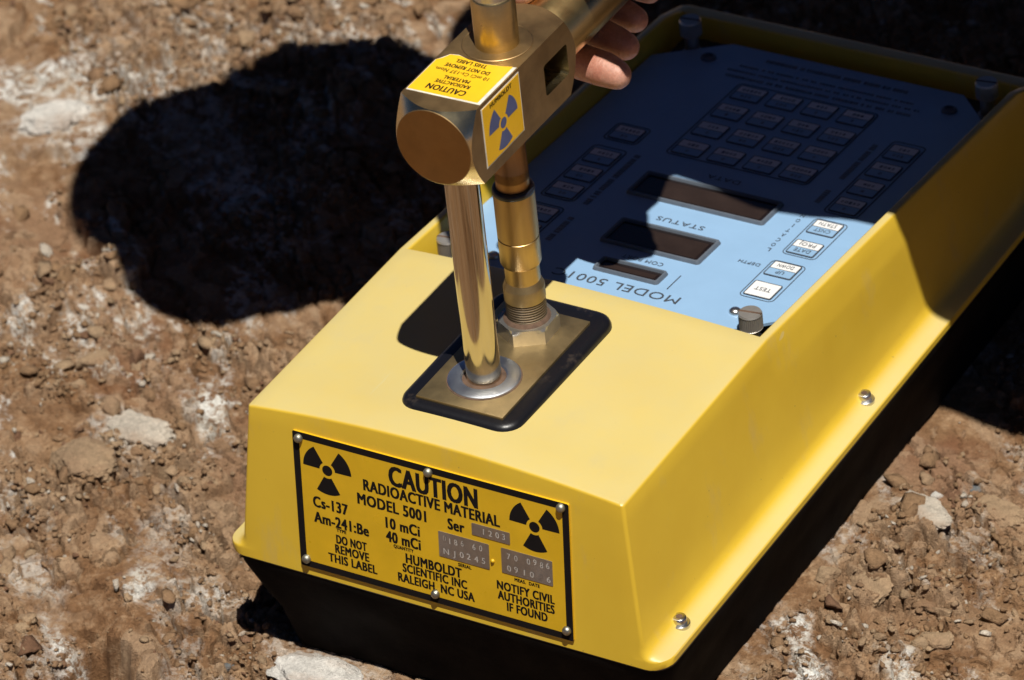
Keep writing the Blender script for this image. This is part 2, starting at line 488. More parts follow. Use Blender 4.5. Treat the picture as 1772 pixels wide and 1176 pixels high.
colr = np.stack([chalk, red, tan, np.ones_like(chalk)], -1).reshape(-1, 4).astype(np.float32)
at = me.color_attributes.new('chalk', 'FLOAT_COLOR', 'POINT'); at.data.foreach_set('color', colr.ravel())
me.materials.append(M['soil'])
ground = bpy.data.objects.new('ground', me); COL.objects.link(ground)
tag(ground, 'dry crumbly brown soil with chalky white stains around the gauge', 'ground', kind='structure')

# ------------------------------------------------------------------ stones that can be told apart
def stone_mesh(a, b_, c, seed, sub=5, flat=.5, ang=.12):
    bm = bmesh.new(); bmesh.ops.create_icosphere(bm, subdivisions=sub, radius=1)
    r = random.Random(seed)
    planes = [Vector((r.uniform(-1, 1), r.uniform(-1, 1), r.uniform(-.5, 1))).normalized() for _ in range(14)]
    offs = [r.uniform(.55, .92) for _ in planes]
    from mathutils import noise as mn
    for v in bm.verts:
        p = v.co.copy()
        for n_, d in zip(planes, offs):
            k = p.dot(n_)
            if k > d: p -= n_ * (k - d) * .9
        if p.z > flat: p.z = flat + (p.z - flat) * .15
        s = Vector((seed * 3.1, seed * 1.7, 0))
        p *= 1 + ang * 1.3 * mn.fractal(p * 1.6 + s, .8, 2.0, 6) + .09 * mn.noise(p * 6 + s) + .06 * mn.noise(p * 15 + s)
        v.co = Vector((p.x * a, p.y * b_, p.z * c))
    return bm_out(bm)
def stone(name, x, y, a, b_, c, rot, seed, mat, label, cat='stone', sink=.35, tilt=(0, 0), flat=.5, group=None):
    v, f = stone_mesh(a, b_, c, seed, sub=5 if a > .012 else 4, flat=flat)
    z0 = ground_z(x, y)
    o = mk(name, [(p[0], p[1], p[2] - ZO) for p in v], f, mat, smooth=50)
    o.location = (x, y, z0 + c * (.42 - sink))
    o.rotation_euler = (tilt[0], tilt[1], rot)
    tag(o, label, cat, group or 'stones and clods lying on the soil')
    return o
stone('chalk_stone', -.360, .345, .021, .014, .011, .5, 3, 'chalk_stone', 'rounded white chalky stone at the tip of the big shadow on the left', sink=.30)
stone('flat_stone', -.166, .086, .027, .018, .013, -.6, 5, 'tan_stone', 'flat tan slab of soil tipped up left of the gauge', tilt=(.10, -.16), flat=.35, sink=.0)
stone('flat_stone', -.158, .122, .024, .013, .011, -.3, 8, 'pale_stone', 'small whitish slab just behind the tan slab', flat=.35, sink=.22, tilt=(.08, -.1))
stone('pale_rock', .028, -.014, .034, .015, .009, -.18, 13, 'chalk_stone', 'pale grey white rock lying in front of the black base', flat=.4, sink=.2)
stone('flat_stone', .231, .150, .015, .011, .007, -.9, 17, 'tan_stone', 'smooth tan slab of soil right of the gauge at the edge of its shadow', flat=.3, sink=.05, tilt=(.1, .1))
stone('grey_pebble', .2163, .2215, .0052, .0032, .0035, .1, 19, 'grey_stone', 'small dark grey pebble in the reddish soil right of the gauge', cat='pebble')
stone('white_pebble', .2244, .2298, .0032, .0022, .0030, .7, 21, 'chalk_stone', 'tiny white pebble between grey pebble and red brown stone', cat='pebble')
stone('brown_stone', .2330, .2325, .0085, .0055, .006, -.5, 23, 'red_stone', 'angular red brown stone in the reddish soil on the right')
stone('flat_stone', .2290, .2080, .019, .009, .005, -.5, 27, 'pale_stone', 'pale flat slab of soil in front of the grey pebble', flat=.25, sink=.05)
stone('pale_stone', .2560, .2300, .016, .010, .007, -.2, 29, 'tan_stone', 'pale tan flat stone at the right edge of the picture', flat=.3, sink=.3)
stone('grey_pebble', .2390, .2420, .0045, .0030, .0032, .9, 31, 'grey_stone', 'grey pebble beyond the red brown stone by the dark shadow', cat='pebble')
stone('clod', -.113, .078, .0065, .005, .0055, .4, 33, 'tan_stone', 'small round tan clod in front of the dark cleft on the left', cat='clod')
stone('grey_pebble', -.0191, -.0185, .0036, .0022, .0025, .2, 35, 'grey_stone', 'little grey pebble near the bottom left of the black base', cat='pebble')
stone('clod', .2075, .1490, .0072, .0055, .0062, 1.1, 37, 'tan_stone', 'round crumbly clod touching the shadow beside the right flange', cat='clod')
stone('pale_stone', -.125, .0025, .0085, .005, .0055, -.3, 39, 'pale_stone', 'small pale stone lying alone at the lower left')
stone('clod', -.215, .165, .0105, .0065, .006, .8, 41, 'tan_stone', 'low tan clod on the far left below the big shadow', cat='clod')
stone('clod', .275, .125, .0085, .006, .005, .3, 43, 'tan_stone', 'tan clod in the bottom right corner near a white streak', cat='clod')

# ------------------------------------------------------------------ loose crumbs: too many to count
def crumbs(name, n, rmin, rmax, power, sub, lift, clump, label):
    base = bmesh.new(); bmesh.ops.create_icosphere(base, subdivisions=sub, radius=1); bv, bf = bm_out(base)
    bv = np.array(bv); bf = np.array(bf)
    N = n * 6
    xs = rng.uniform(-.50, .36, N); ys = rng.uniform(-.12, .62, N)
    _, mk_, _ = soil_height(xs, ys)
    cl = sstep(.42, .66, fbm(xs * 45, ys * 45, 201, 3))           # crumbs gather in drifts
    keep = (rng.random(N) < (.06 + .94 * mk_) * (1 - clump + clump * cl)) & ~((xs > -.012) & (xs < .206) & (ys > -.004) & (ys < .42))
    xs = xs[keep][:n]; ys = ys[keep][:n]; n = len(xs)
    h, _, _ = soil_height(xs, ys); h = settle(xs, ys, h)
    r = rmin + (rmax - rmin) * rng.random(n) ** power
    sc = np.stack([r * rng.uniform(.9, 1.7, n), r * rng.uniform(.7, 1.2, n), r * rng.uniform(.45, .85, n)], -1)
    d = bv / np.linalg.norm(bv, axis=1, keepdims=True)
    V = np.repeat(bv[None], n, 0)
    for _ in range(8):                                            # chop flats so that they read as broken clods
        pl = rng.normal(size=(n, 1, 3)); pl /= np.linalg.norm(pl, axis=2, keepdims=True)
        k = (V * pl).sum(2, keepdims=True); off = rng.uniform(.30, .78, (n, 1, 1))
        V = V - pl * np.maximum(k - off, 0) * .95
    V = V * 1.15 * (1 + rng.uniform(-.20, .20, (n, len(bv), 1))) * sc[:, None, :]
    tx = rng.uniform(-.45, .45, n)[:, None]
    V[..., 2], V[..., 0] = V[..., 2] * np.cos(tx) + V[..., 0] * np.sin(tx), V[..., 0] * np.cos(tx) - V[..., 2] * np.sin(tx)
    a = rng.normal(-.64, .7, n); c, s_ = np.cos(a)[:, None], np.sin(a)[:, None]
    X = V[..., 0] * c - V[..., 1] * s_ + xs[:, None]; Y = V[..., 0] * s_ + V[..., 1] * c + ys[:, None]
    Z = V[..., 2] + (h + r * lift)[:, None]
    allv = np.stack([X, Y, Z], -1).reshape(-1, 3)
    allf = (bf[None] + (np.arange(n) * len(bv))[:, None, None]).reshape(-1, 3)
    me = bpy.data.meshes.new(name)
    me.vertices.add(len(allv)); me.vertices.foreach_set('co', allv.ravel())
    me.loops.add(allf.size); me.loops.foreach_set('vertex_index', allf.ravel().astype(np.int32))
    me.polygons.add(len(allf)); me.polygons.foreach_set('loop_start', np.arange(0, allf.size, 3, dtype=np.int32))
    me.polygons.foreach_set('loop_total', np.full(len(allf), 3, dtype=np.int32)); me.update(calc_edges=True)
    for mm in ('crumb_soil', 'tan_stone', 'pale_stone', 'red_stone'): me.materials.append(M[mm])
    mi = np.repeat(rng.choice([0, 1, 2, 3], n, p=[.58, .30, .07, .05]), len(bf)).astype(np.int32)
    me.polygons.foreach_set('material_index', mi)
    o = bpy.data.objects.new(name, me); COL.objects.link(o)
    tag(o, label, 'crumbs', kind='stuff')
crumbs('soil_crumbs', 20000, .0006, .0023, 2.4, 1, .58, .80, 'loose crumbs of brown soil scattered over the ground')
crumbs('broken_clods', 1500, .0018, .0058, 2.2, 2, .20, .65, 'broken brown clods of soil strewn between the finer crumbs')

# ================================================================== THE GAUGE
E0 = Vector((.0966, .205, 0.0))
gauge = bpy.data.objects.new('density_gauge', None); COL.objects.link(gauge)
gauge.location = E0; gauge.empty_display_size = .05
tag(gauge, 'yellow nuclear soil density gauge with brass handle block, caution plate and blue control panel', 'density gauge')
XC = .0966; WH = .0966; YD = .134; YB = .414; TF = .1056; SD = .109; SL = .083
def crown(x, y):
    c = .0056 + (.0030 - .0056) * min(max(y / YD, 0), 1)
    return c * max(0.0, 1 - ((x - XC) / WH) ** 2) if y <= YD + 1e-6 else 0.0
def ztop(x, y):
    if y <= YD: return crown(x, y)
    return -SL * (y - YD) if y < .39 else -SL * (.39 - YD) - (y - .39) * .32
ZB = -.082
# outline stations, the same for every level
NF = 28
FX = [-1 + 2 * k / NF for k in range(NF + 1)]           # along the front edge
SY = [.0, .02, .05, .08, .11, .126, .134, .1345, .15, .18, .22, .26, .30, .34, .375, .39, .400, .412]
def outline(z_of, hw_of, rc, lift_front=0.0, inset=0.0):
    """one loop: front edge left to right, right side to the back, back edge, left side to the front"""
    pts = []
    zf = lambda x, y: z_of(x, y)
    hw0 = hw_of(XC + WH, 0)
    k = 6
    yf = lambda x: TF * zf(x, 0.0) + inset
    # front edge between the two rounded corners
    for t in FX:
        x = XC + t * (hw0 - inset - rc); pts.append((x, yf(x), zf(x, 0)))
    for j in range(1, k + 1):
        a = math.radians(-90 + 90 * j / k); x = XC + hw0 - inset - rc + rc * math.cos(a)
        pts.append((x, yf(XC + hw0) + rc + rc * math.sin(a), zf(XC + WH, 0)))
    y_s = pts[-1][1]
    for y in SY[1:]:
        yy = max(y, y_s + .002 * (1 + y))
        pts.append((XC + hw_of(XC + WH, yy) - inset, yy, zf(XC + WH, yy)))
    yb = YB - TF * 0
    hb = hw_of(XC + WH, YB)
    for t in FX[::-1]:
        pts.append((XC + t * (hb - inset - .004), YB - inset + .05 * -min(zf(XC, YB), 0), zf(XC + WH, YB)))
    for y in SY[1:][::-1]:
        yy = max(y, y_s + .002 * (1 + y))
        pts.append((XC - hw_of(XC + WH, yy) + inset, yy, zf(XC - WH, yy)))
    for j in range(k, 0, -1):
        a = math.radians(-90 + 90 * j / k); x = XC - (hw0 - inset - rc + rc * math.cos(a))
        pts.append((x, yf(XC - hw0) + rc + rc * math.sin(a), zf(XC - WH, 0)))
    return pts
def lev_scaled(zr):
    """a level that follows the top: zr = 0 at the top edge, 1 at the flange"""
    return lambda x, y: ztop(x, y) + (-.069 - ztop(x, y)) * zr
wall_hw = lambda zf, add=0.0: (lambda x, y: WH + SD * (-zf(XC + WH, y)) + add * (sstep(.13, .16, np.array(y)) if add else 0))
loops = []
const = lambda z: (lambda x, y: z)
loops.append(outline(const(ZB), lambda x, y: .1152 - .0008, .0095))
loops.append(outline(const(ZB + .0006), lambda x, y: .1152, .0100))
loops.append(outline(const(-.0785), lambda x, y: .1152, .0100))
loops.append(outline(const(-.0779), lambda x, y: .1147, .0095))
loops.append(outline(const(-.0774), lambda x, y: .1128, .0080))
for a in (15, 30, 45, 60, 75):
    r = .0085; q = math.radians(a)
    z = -.0772 + r * (1 - math.cos(q)); hw = (WH + SD * .069) + r * (1 - math.sin(q)) + .0003
    loops.append(outline(const(z), (lambda h: (lambda x, y: h))(hw), .0080 - .0062 * a / 90))
for zr, add in ((1.0, 0), (.75, 0.0003), (.5, .0006), (.34, .0011), (.27, .0010), (.15, .0003), (.022, 0)):
    zf = lev_scaled(zr)
    loops.append(outline(zf, wall_hw(zf, add), .0018))
for dz, ins in ((.0008, .0001), (.0003, .0005), (.0, .0013)):
    zf = (lambda d: (lambda x, y: ztop(x, y) - d))(dz)
    loops.append(outline(zf, wall_hw(lev_scaled(0)), .0016, inset=ins))
cs = B(); cs.add(loft(loops))
top = loops[-1]; n_out = len(top); base_i = (len(loops) - 1) * n_out
# indices along the top loop
iF = list(range(0, NF + 1)); iR0 = NF + 6
nS = len(SY) - 1
iR = [iR0 + 1 + k for k in range(nS)]
iBk = [iR[-1] + 1 + k for k in range(NF + 1)]
iL = [iBk[-1] + 1 + k for k in range(nS)][::-1]          # front to back
iCR = [NF + 1 + k for k in range(6)]; iCL = [n_out - 6 + k for k in range(6)][::-1]
V = cs.v
def vid(i): return base_i + i
kd = SY.index(.134) - 1                                   # station of the step to the panel
rows = [[vid(i) for i in iF]]
for k in range(kd + 1):
    yl = V[vid(iL[k])]; yr = V[vid(iR[k])]
    row = [vid(iL[k])]
    for t in FX[1:-1]:
        s = (t + 1) / 2; x = yl[0] + (yr[0] - yl[0]) * s; y = yl[1] + (yr[1] - yl[1]) * s
        V.append((x, y, ztop(x, min(y, YD)))); row.append(len(V) - 1)
    row.append(vid(iR[k])); rows.append(row)
for a, b_ in zip(rows[1:-1], rows[2:]):
    for k in range(NF): cs.f.append([a[k], a[k + 1], b_[k + 1], b_[k]]); cs.m.append(0)
# first strip: front edge with the two small corner fans
a, b_ = rows[0], rows[1]
for k in range(NF): cs.f.append([a[k], a[k + 1], b_[k + 1], b_[k]]); cs.m.append(0)
cs.f.append([a[-1]] + [vid(i) for i in iCR] + [b_[-1]]); cs.m.append(0)
cs.f.append([a[0], b_[0]] + [vid(i) for i in iCL][::-1]); cs.m.append(0)
# rounded lip and wall of the step down to the panel
prev = rows[-1]
for dy, dz in ((.0008, .0003), (.0012, .0012), (.0016, .024)):
    cur = []
    for i in rows[-1]:
        p = V[i]; V.append((p[0], p[1] + dy, p[2] - dz)); cur.append(len(V) - 1)
    for k in range(NF): cs.f.append([prev[k], prev[k + 1], cur[k + 1], cur[k]]); cs.m.append(0)
    prev = cur
# rim round the panel: narrow top, rounded inner edge, inner wall
RT = .0022
rim_idx = [iR[k] for k in range(kd, nS)] + iBk + [iL[k] for k in range(kd, nS)][::-1]
prev = [vid(i) for i in rim_idx]
for off, dz in ((RT, 0.0), (RT + .0006, .0004), (RT + .0010, .0012), (RT + .0022, .026)):
    cur = []
    for i in rim_idx:
        p = V[vid(i)]
        x = p[0]; y = p[1]
        x = x - off if x > XC + .09 else (x + off if x < XC - .09 else x)
        if y > .405: y = min(y, YB - .004) - off * 1.0
        V.append((x, y, p[2] - dz)); cur.append(len(V) - 1)
    for k in range(len(prev) - 1): cs.f.append([prev[k], prev[k + 1], cur[k + 1], cur[k]]); cs.m.append(0)
    prev = cur
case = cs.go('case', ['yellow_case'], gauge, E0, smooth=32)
case['label'] = 'yellow moulded upper case with flanged sides'

# floor of the panel recess
def pz(y): return -.011 - SL * (y - YD)
mk('recess_tray', [(.0012, .1345, pz(.1345) - .0085), (.192, .1345, pz(.1345) - .0085), (.192, .412, pz(.412) - .0085), (.0012, .412, pz(.412) - .0085)],
   [[0, 1, 2, 3]], 'tray_dark', gauge, E0, smooth=0)

# black base below the case
lp = []
for z, ins in ((-.0815, .0015), (-.0850, .0016), (-.0900, .0026), (-.1080, .0082), (-.1200, .0125), (-.1420, .0165)):
    pts = rrect(XC - .1152 + ins, XC + .1152 - ins, -.0087 + ins, YB + .004 - ins, .011, 6)
    lp.append([(p[0], p[1], z) for p in pts])
bq = B(); bq.add(loft(lp, True, True)); 
base = bq.go('base', ['black_base'], gauge, E0, smooth=50)
base['label'] = 'black tapered base under the yellow case'
# thin chafed seam strip between case and base
lp = []
for z, ins in ((-.0830, .0004), (-.0816, .0000), (-.0812, .0012)):
    lp.append([(p[0], p[1], z) for p in rrect(XC - .1151 + ins, XC + .1151 - ins, -.0085 + ins, YB + .004 - ins, .0105, 6)])
bq = B(); bq.add(loft(lp)); bq.go('seam_gasket', ['oring'], gauge, E0)

# flange screws with washer
def flange_screw(x, y, z):
    s = B(); s.add(lathe([(.0034, z), (.0034, z + .0022), (.0031, z + .0032), (.0028, z + .0034)], (x, y, 0), 24))
    o = s.go('flange_screw', ['steel'], gauge, E0)
    w = B(); w.add(lathe([(.0048, z - .002), (.0048, z + .0001), (.0045, z + .0004)], (x, y, 0), 28))
    w.go('washer', ['steel'], o, E0)
    hx = B(); hx.add(lathe([(.0016, z + .0030), (.0016, z + .00355)], (x, y, 0), 6)); hx.go('hex_socket', ['rust_dirt'], o, E0)
for y in (.0200, .2020, .384):
    flange_screw(XC + .1074, y, -.0756); flange_screw(XC - .1074, y, -.0756)

# ---- caution plate on the front
cF, sF = math.cos(.1052), math.sin(.1052)
def front(u, v, l=0.0):
    """u = x, v = distance UP the face from the top edge line (negative = down), l = out of the face"""
    d = -v
    return (u, -d * sF - l * cF, -d * cF + l * sF)
def slab(plane, pts, l0, l1):
    n = len(pts)
    v = [plane(p[0], p[1], l0) for p in pts] + [plane(p[0], p[1], l1) for p in pts]
    f = [[k, (k + 1) % n, n + (k + 1) % n, n + k] for k in range(n)] + [list(range(n, 2 * n))]
    return v, f
U0, U1, D0, D1 = .0240, .1663, .0064, .0776
bq = B(); bq.add(slab(front, rrect(U0, U1, -D1, -D0, .0008, 2), -.0004, .0010))
plate = bq.go('caution_plate', ['label_yellow'], gauge, E0, smooth=0)
plate['label'] = 'yellow metal caution plate with black lettering and two radiation symbols'
o_, i_ = rrect(U0, U1, -D1, -D0, .0008, 2), rrect(U0 + .0034, U1 - .0034, -D1 + .0034, -D0 - .0034, .0004, 2)
r_ = ring2d(o_, i_)
mk('border', [front(p[0], p[1], .00106) for p in r_[0]], r_[1], 'black_print', plate, E0, smooth=0)
for cu, cd in ((.0415, .0231), (.1485, .0229)):
    trefoil(front, cu, -cd, .0127, 'black_print', plate, E0, .00107)
L = [('CAUTION', .0739, .1200, .0163, .0100, .013), ('RADIOACTIVE MATERIAL', .0602, .1309, .0250, .0057, .013), ('MODEL 5001', .0566, .0927, .0330, .0057, .013),
     ('Cs-137', .0327, .0513, .0411, .0056, .013), ('Am-241:Be', .0327, .0618, .0493, .0056, .013), ('10 mCi', .0709, .0889, .0418, .0056, .013),
     ('40 mCi', .0707, .0890, .0489, .0056, .013), ('Ser', .1036, .1124, .0333, .0056, .013), ('TYPE', .0444, .0496, .0534, .0017, .016),
     ('DO NOT', .0439, .0602, .0582, .0045, .013), ('REMOVE', .0430, .0611, .0635, .0045, .013), ('THIS LABEL', .0391, .0650, .0690, .0045, .013),
     ('QUANTITY', .0745, .0850, .0533, .0017, .016), ('HUMBOLDT', .0805, .1098, .0580, .0050, .013), ('SCIENTIFIC INC', .0786, .1123, .0634, .0044, .013),
     ('RALEIGH, NC USA', .0759, .1159, .0690, .0045, .013), ('SERIAL', .1081, .1150, .0536, .0017, .016), ('MEAS.  DATE', .1371, .1500, .0532, .0017, .016),
     ('NOTIFY CIVIL', .1278, .1574, .0583, .0044, .013), ('AUTHORITIES', .1280, .1572, .0635, .0044, .013), ('IF FOUND', .1325, .1534, .0687, .0044, .013)]
for s, a, b_, d, h, w in L:
    put_text(s, front, a, b_, -d, h, 'black_print', plate, E0, weight=w, lift=.00108)
for (a, b_, c, d, lines) in ((.1162, .1357, .0295, .0356, [('1203', .1205, .1345, .0325)]),
                             (.0986, .1246, .0386, .0517, [('0186 60', .1000, .1215, .0420), ('NJ0245', .1005, .1235, .0482)]),
                             (.1309, .1569, .0383, .0512, [('70 0986', .1332, .1565, .0415), ('091086', .1325, .1565, .0479)])):
    bq = B(); bq.add(slab(front, rrect(a, b_, -d, -c, .0003, 1), .0009, .00125))
    ins = bq.go('stamped_insert', ['stamped_metal'], plate, E0, smooth=0)
    for s, u0, u1, dd in lines:
        bq = B(); nch = len(s)
        for k, chx in enumerate(s):
            if chx == ' ': continue
            v, f = text_mesh(chx, 0.0)
            lo, hi = v[:, 0].min(), v[:, 0].max(); wd = min((u1 - u0) / nch * .62, .0024) * (hi - lo) / .55
            uc = u0 + (k + .5) / nch * (u1 - u0) + random.uniform(-.0003, .0003); dv = random.uniform(-.0004, .0004)
            sl = random.uniform(-.12, .12)
            for dl in (0.0, .00022):
                bq.add(([front(uc + dl + ((q[0] - lo) / (hi - lo) - .5) * wd + sl * q[1] * .0012, -dd + dv + (q[1] / CAP - .5) * .0031, .00136 + dl * .2) for q in v], f), random.choice((0, 0, 0, 0, 0, 1)))
        bq.go('stamped_figures', ['figure_metal', 'stamped_metal'], plate, E0, smooth=0)
def rivet(u, d):
    prof = [(.0022, .0005), (.0022, .0015), (.0019, .0025), (.0012, .0031), (.0004, .0033)]
    v, f = lathe(prof, (0, 0, 0), 20)
    mk('rivet', [front(u + p[0], -d + p[1], p[2]) for p in v], f, 'rivet_metal', plate, E0, smooth=70)
for u, d in ((.0273, .0097), (.0950, .0092), (.1625, .0089), (.0273, .0735), (.0955, .0728), (.1632, .0725)): rivet(u, d)
v, f = lathe([(.0010, .0009), (.0009, .0016), (.0004, .0020)], (0, 0, 0), 14)
mk('dimple', [front(.1263 + p[0], -.0467 + p[1], p[2]) for p in v], f, 'label_yellow', plate, E0, smooth=70)

# ---- gasket, brass plate, bushing, nut
lp = []
for z, ins in ((-.001, -.0006), (.0042, -.0004), (.0058, .0002), (.0069, .0014), (.0075, .0032), (.0075, .0080)):
    lp.append([(p[0], p[1], z) for p in rrect(.0660 + ins, .1268 - ins, .0200 + ins, .1172 - ins, max(.0098 - ins, .002), 7)])
bq = B(); bq.add(loft(lp, False, True)); 
o = bq.go('rubber_gasket', ['dusty_rubber'], gauge, E0, smooth=60); o['label'] = 'black rounded rubber gasket, dusty on its right side'
bq = B(); bq.add(box(.0744, .1192, .0252, .1052, .0070, .0090, .0004))
bp = bq.go('mounting_plate', ['brass_plate'], gauge, E0)
RXY = (.0965, .0485); PXY = (.0965, .0886)
bq = B()
prof = [(.0166, .0085), (.0166, .0098), (.0155, .0104), (.0107, .0104), (.0100, .0098), (.0098, .0070)]
v, f = lathe(prof, (*RXY, 0), 64); f = f[:-2]; bq.add((v, f))
bush = bq.go('bushing', ['steel_ring'], gauge, E0, smooth=30)
bq = B(); v, f = lathe([(.0172, .0088), (.0172, .00915), (.0164, .0093)], (*RXY, 0), 48); bq.add((v, f[:-2])); bq.go('dirt_ring', ['rust_dirt'], bush, E0)
bq = B(); bq.add(lathe([(.0100, .0075), (.0100, .0093), (.0080, .0100)], (*RXY, 0), 48)); bq.go('wiper_seal', ['rust_dirt'], bush, E0)

# ---- chrome source rod
bq = B(); bq.add(lathe([(.0079, .008), (.0079, .1262)], (*RXY, 0), 72)); bq.go('source_rod', ['chrome_rod'], gauge, E0, smooth=60)

# ---- guide post with its sleeves, ring, collar, thread and nut
post = B(); 
post.add(lathe([(.0077, .0920), (.0077, .0968), (.00755, .0970), (.00755, .1262)], (*PXY, 0), 56))
po = post.go('guide_post', ['bronze_sleeve'], gauge, E0, smooth=50)
bq = B(); bq.add(lathe([(.0077, .0850), (.0077, .0968)], (*PXY, 0), 56)); bq.go('bronze_bush', ['bronze_sleeve'], po, E0)
bq = B(); bq.add(lathe([(.0080, .0840), (.0092, .0843), (.0096, .0853), (.0096, .0864), (.0092, .0874), (.0080, .0877)], (*PXY, 0), 56)); bq.go('rubber_ring', ['oring'], po, E0, smooth=80)
bq = B(); bq.add(lathe([(.0080, .0463), (.0088, .0466), (.0094, .0478), (.0094, .0606), (.0091, .0608), (.0091, .0613), (.0094, .0615), (.0094, .0846), (.0086, .0849)], (*PXY, 0), 64))
bq.go('sleeve', ['brass_sleeve'], po, E0, smooth=30)
bq = B(); bq.add(lathe([(.0080, .0350), (.0080, .0466)], (*PXY, 0), 56)); bq.go('neck', ['brass_sleeve'], po, E0)
bq = B(); bq.add(lathe([(.0095, .0276), (.0095, .0340), (.0092, .0347), (.0081, .0376)], (*PXY, 0), 56)); bq.go('collar', ['brass_plate'], po, E0, smooth=30)
pr = []
z = .0182
while z < .0276: pr += [(.0093, z), (.0093, z + .0005), (.0085, z + .0008), (.0085, z + .0010)]; z += .00133
bq = B(); bq.add(lathe(pr, (*PXY, 0), 56)); bq.go('thread', ['thread_steel'], po, E0, smooth=20)
def hexnut(c, R, z0, z1, rot):
    n = 48; loops_ = []
    def rad(a): 
        q = ((a - rot) % (math.pi / 3)) - math.pi / 6
        return R * math.cos(math.pi / 6) / math.cos(q)
    for z, cap in ((z0, None), (z1 - .0022, None), (z1 - .0011, .97), (z1, .92), (z1, .70)):
        L_ = []
        for k in range(n):
            a = rot + 2 * math.pi * k / n
            r = rad(a)
            if cap: r = min(r, R * (cap if cap < .95 else .985))
            if cap == .70: r = R * .70
            L_.append((c[0] + r * math.cos(a), c[1] + r * math.sin(a), z))
        loops_.append(L_)
    return loft(loops_, True, True)
bq = B(); bq.add(hexnut(PXY, .0145, .0089, .0168, math.radians(-88)))
nut = bq.go('hex_nut', ['nut_steel'], gauge, E0, smooth=25)
bq = B(); bq.add(lathe([(.0112, .0164), (.0107, .0171), (.0098, .0179), (.0090, .0186)], (*PXY, 0), 40)); bq.go('dirt_ring', ['rust_dirt'], nut, E0, smooth=70)

# ---- brass block of the handle
BX, BZ, HB = .0964, .1431, .0189
def block_mesh():
    n = 96; rd = .0186; y0, y1 = .0302, .1222; kf = .95
    ang = [2 * math.pi * k / n for k in range(n)]
    def rs(a):
        return HB / max(abs(math.cos(a)), abs(math.sin(a)))
    P = lambda r, a, y: (BX + r * math.cos(a), y, BZ + r * math.sin(a))
    L_ = [[P(rd - .0003, a, y0) for a in ang], [P(rd, a, y0 + .0003) for a in ang],
          [P(rs(a), a, y0 + .0003 + max(rs(a) - rd, 0) * kf) for a in ang],
          [P(rs(a), a, y1 - .0003 - max(rs(a) - rd, 0) * kf) for a in ang], [P(rd, a, y1) for a in ang]]
    v, f = loft(L_, True, True)
    mi = []
    for q in f[:n]: mi.append(0)
    for i in range(1, 4): mi += [(2 if i in (1, 3) else 0)] * n
    mi = [0] * n + [2] * n + [0] * n + [2] * n + [1, 1]
    return v, f, mi
v, f, mi = block_mesh()
f = [q[::-1] for q in f]
block = mk('handle_block', v, f, ['brass_block', 'brass_end', 'brass_bright'], gauge, E0, smooth=22, fm=mi)
# slot cut through the side
cutter = mk('cut', *box(.085, .130, .0942, .1146, .1350, .1507, .0016, 3), 'brass_bright', gauge, E0, smooth=0)
md = block.modifiers.new('slot', 'BOOLEAN'); md.operation = 'DIFFERENCE'; md.object = cutter; md.solver = 'EXACT'
dg = bpy.context.evaluated_depsgraph_get()
nm = bpy.data.meshes.new_from_object(block.evaluated_get(dg))
block.modifiers.clear(); block.data = nm; nm.name = 'handle_block'
bpy.data.objects.remove(cutter, do_unlink=True)
block['label'] = 'square brass handle block with a round machined end and a side slot'
ZT = BZ + HB
topf = lambda u, v, l=0.0: (-u, -v, ZT + l)            # print that reads from the far side
rightf = lambda u, v, l=0.0: (BX + HB + l, u, v)
# worn yellow stickers
pts = [(.0782, .0412), (.1147, .0418), (.1147, .0738), (.1085, .0725), (.1000, .0712), (.0920, .0716), (.0860, .0735), (.0820, .0725), (.0800, .0690), (.0782, .0665)]
def poly(plane_pts, l0, l1):
    n = len(plane_pts)
    v = [(p[0], p[1], ZT + l0) for p in plane_pts] + [(p[0], p[1], ZT + l1) for p in plane_pts]
    return v, [list(range(n, 2 * n))] + [[k, (k + 1) % n, n + (k + 1) % n, n + k] for k in range(n)]
bq = B(); bq.add(poly(pts, .0, .00015)); se = bq.go('sticker_backing', ['sticker_edge'], block, E0, smooth=0)
cx_ = sum(p[0] for p in pts) / len(pts); cy_ = sum(p[1] for p in pts) / len(pts)
pin = [(cx_ + (p[0] - cx_) * (.965 if p[0] < .11 else .93) + random.uniform(-.0003, .0003), cy_ + (p[1] - cy_) * .955 + random.uniform(-.0002, .0002)) for p in pts]
bq = B(); bq.add(poly(pin, .00015, .00028)); st = bq.go('sticker', ['sticker_yellow'], block, E0, smooth=0)
st['label'] = 'worn yellow caution sticker on top of the block'
for s, x0, x1, y, h, w in (('CAUTION', .0855, .1048, .0468, .0040, .010), ('RADIOACTIVE', .0868, .1040, .0518, .0026, .010), ('MATERIAL', .0888, .1018, .0555, .0026, .010),
                           ('10 mCi Cs-137 Nom.', .0813, .1083, .0604, .0025, .005), ('DO NOT REMOVE', .0843, .1064, .0646, .0027, .010), ('THIS LABEL', .0871, .1026, .0689, .0027, .010)):
    put_text(s, topf, -x1, -x0, -y, h, 'black_print', st, E0, weight=w, lift=.00034) if False else put_text(s, topf, -x1, -x0, -y, h, 'black_print', block, E0, weight=w, lift=.00034)
pts = [(.0412, .1299), (.0737, .1303), (.0737, .1603), (.0412, .1599)]
bq = B(); bq.add(slab(rightf, [(p[0], p[1]) for p in pts], .0, .00015)); bq.go('sticker_backing', ['sticker_edge'], block, E0, smooth=0)
bq = B(); bq.add(slab(rightf, [(.0420, .1306), (.0731, .1310), (.0731, .1597), (.0420, .1596)], .00015, .0003)); s2 = bq.go('sticker', ['sticker_yellow'], block, E0, smooth=0)
s2['label'] = 'yellow sticker with a blue radiation symbol on the right face of the block'
trefoil(rightf, .0575, .1440, .0122, 'blue_print', block, E0, .00036)
put_text('HUMBOLDT', rightf, .0480, .0668, .1578, .0021, 'black_print', block, E0, weight=.016, lift=.00036)
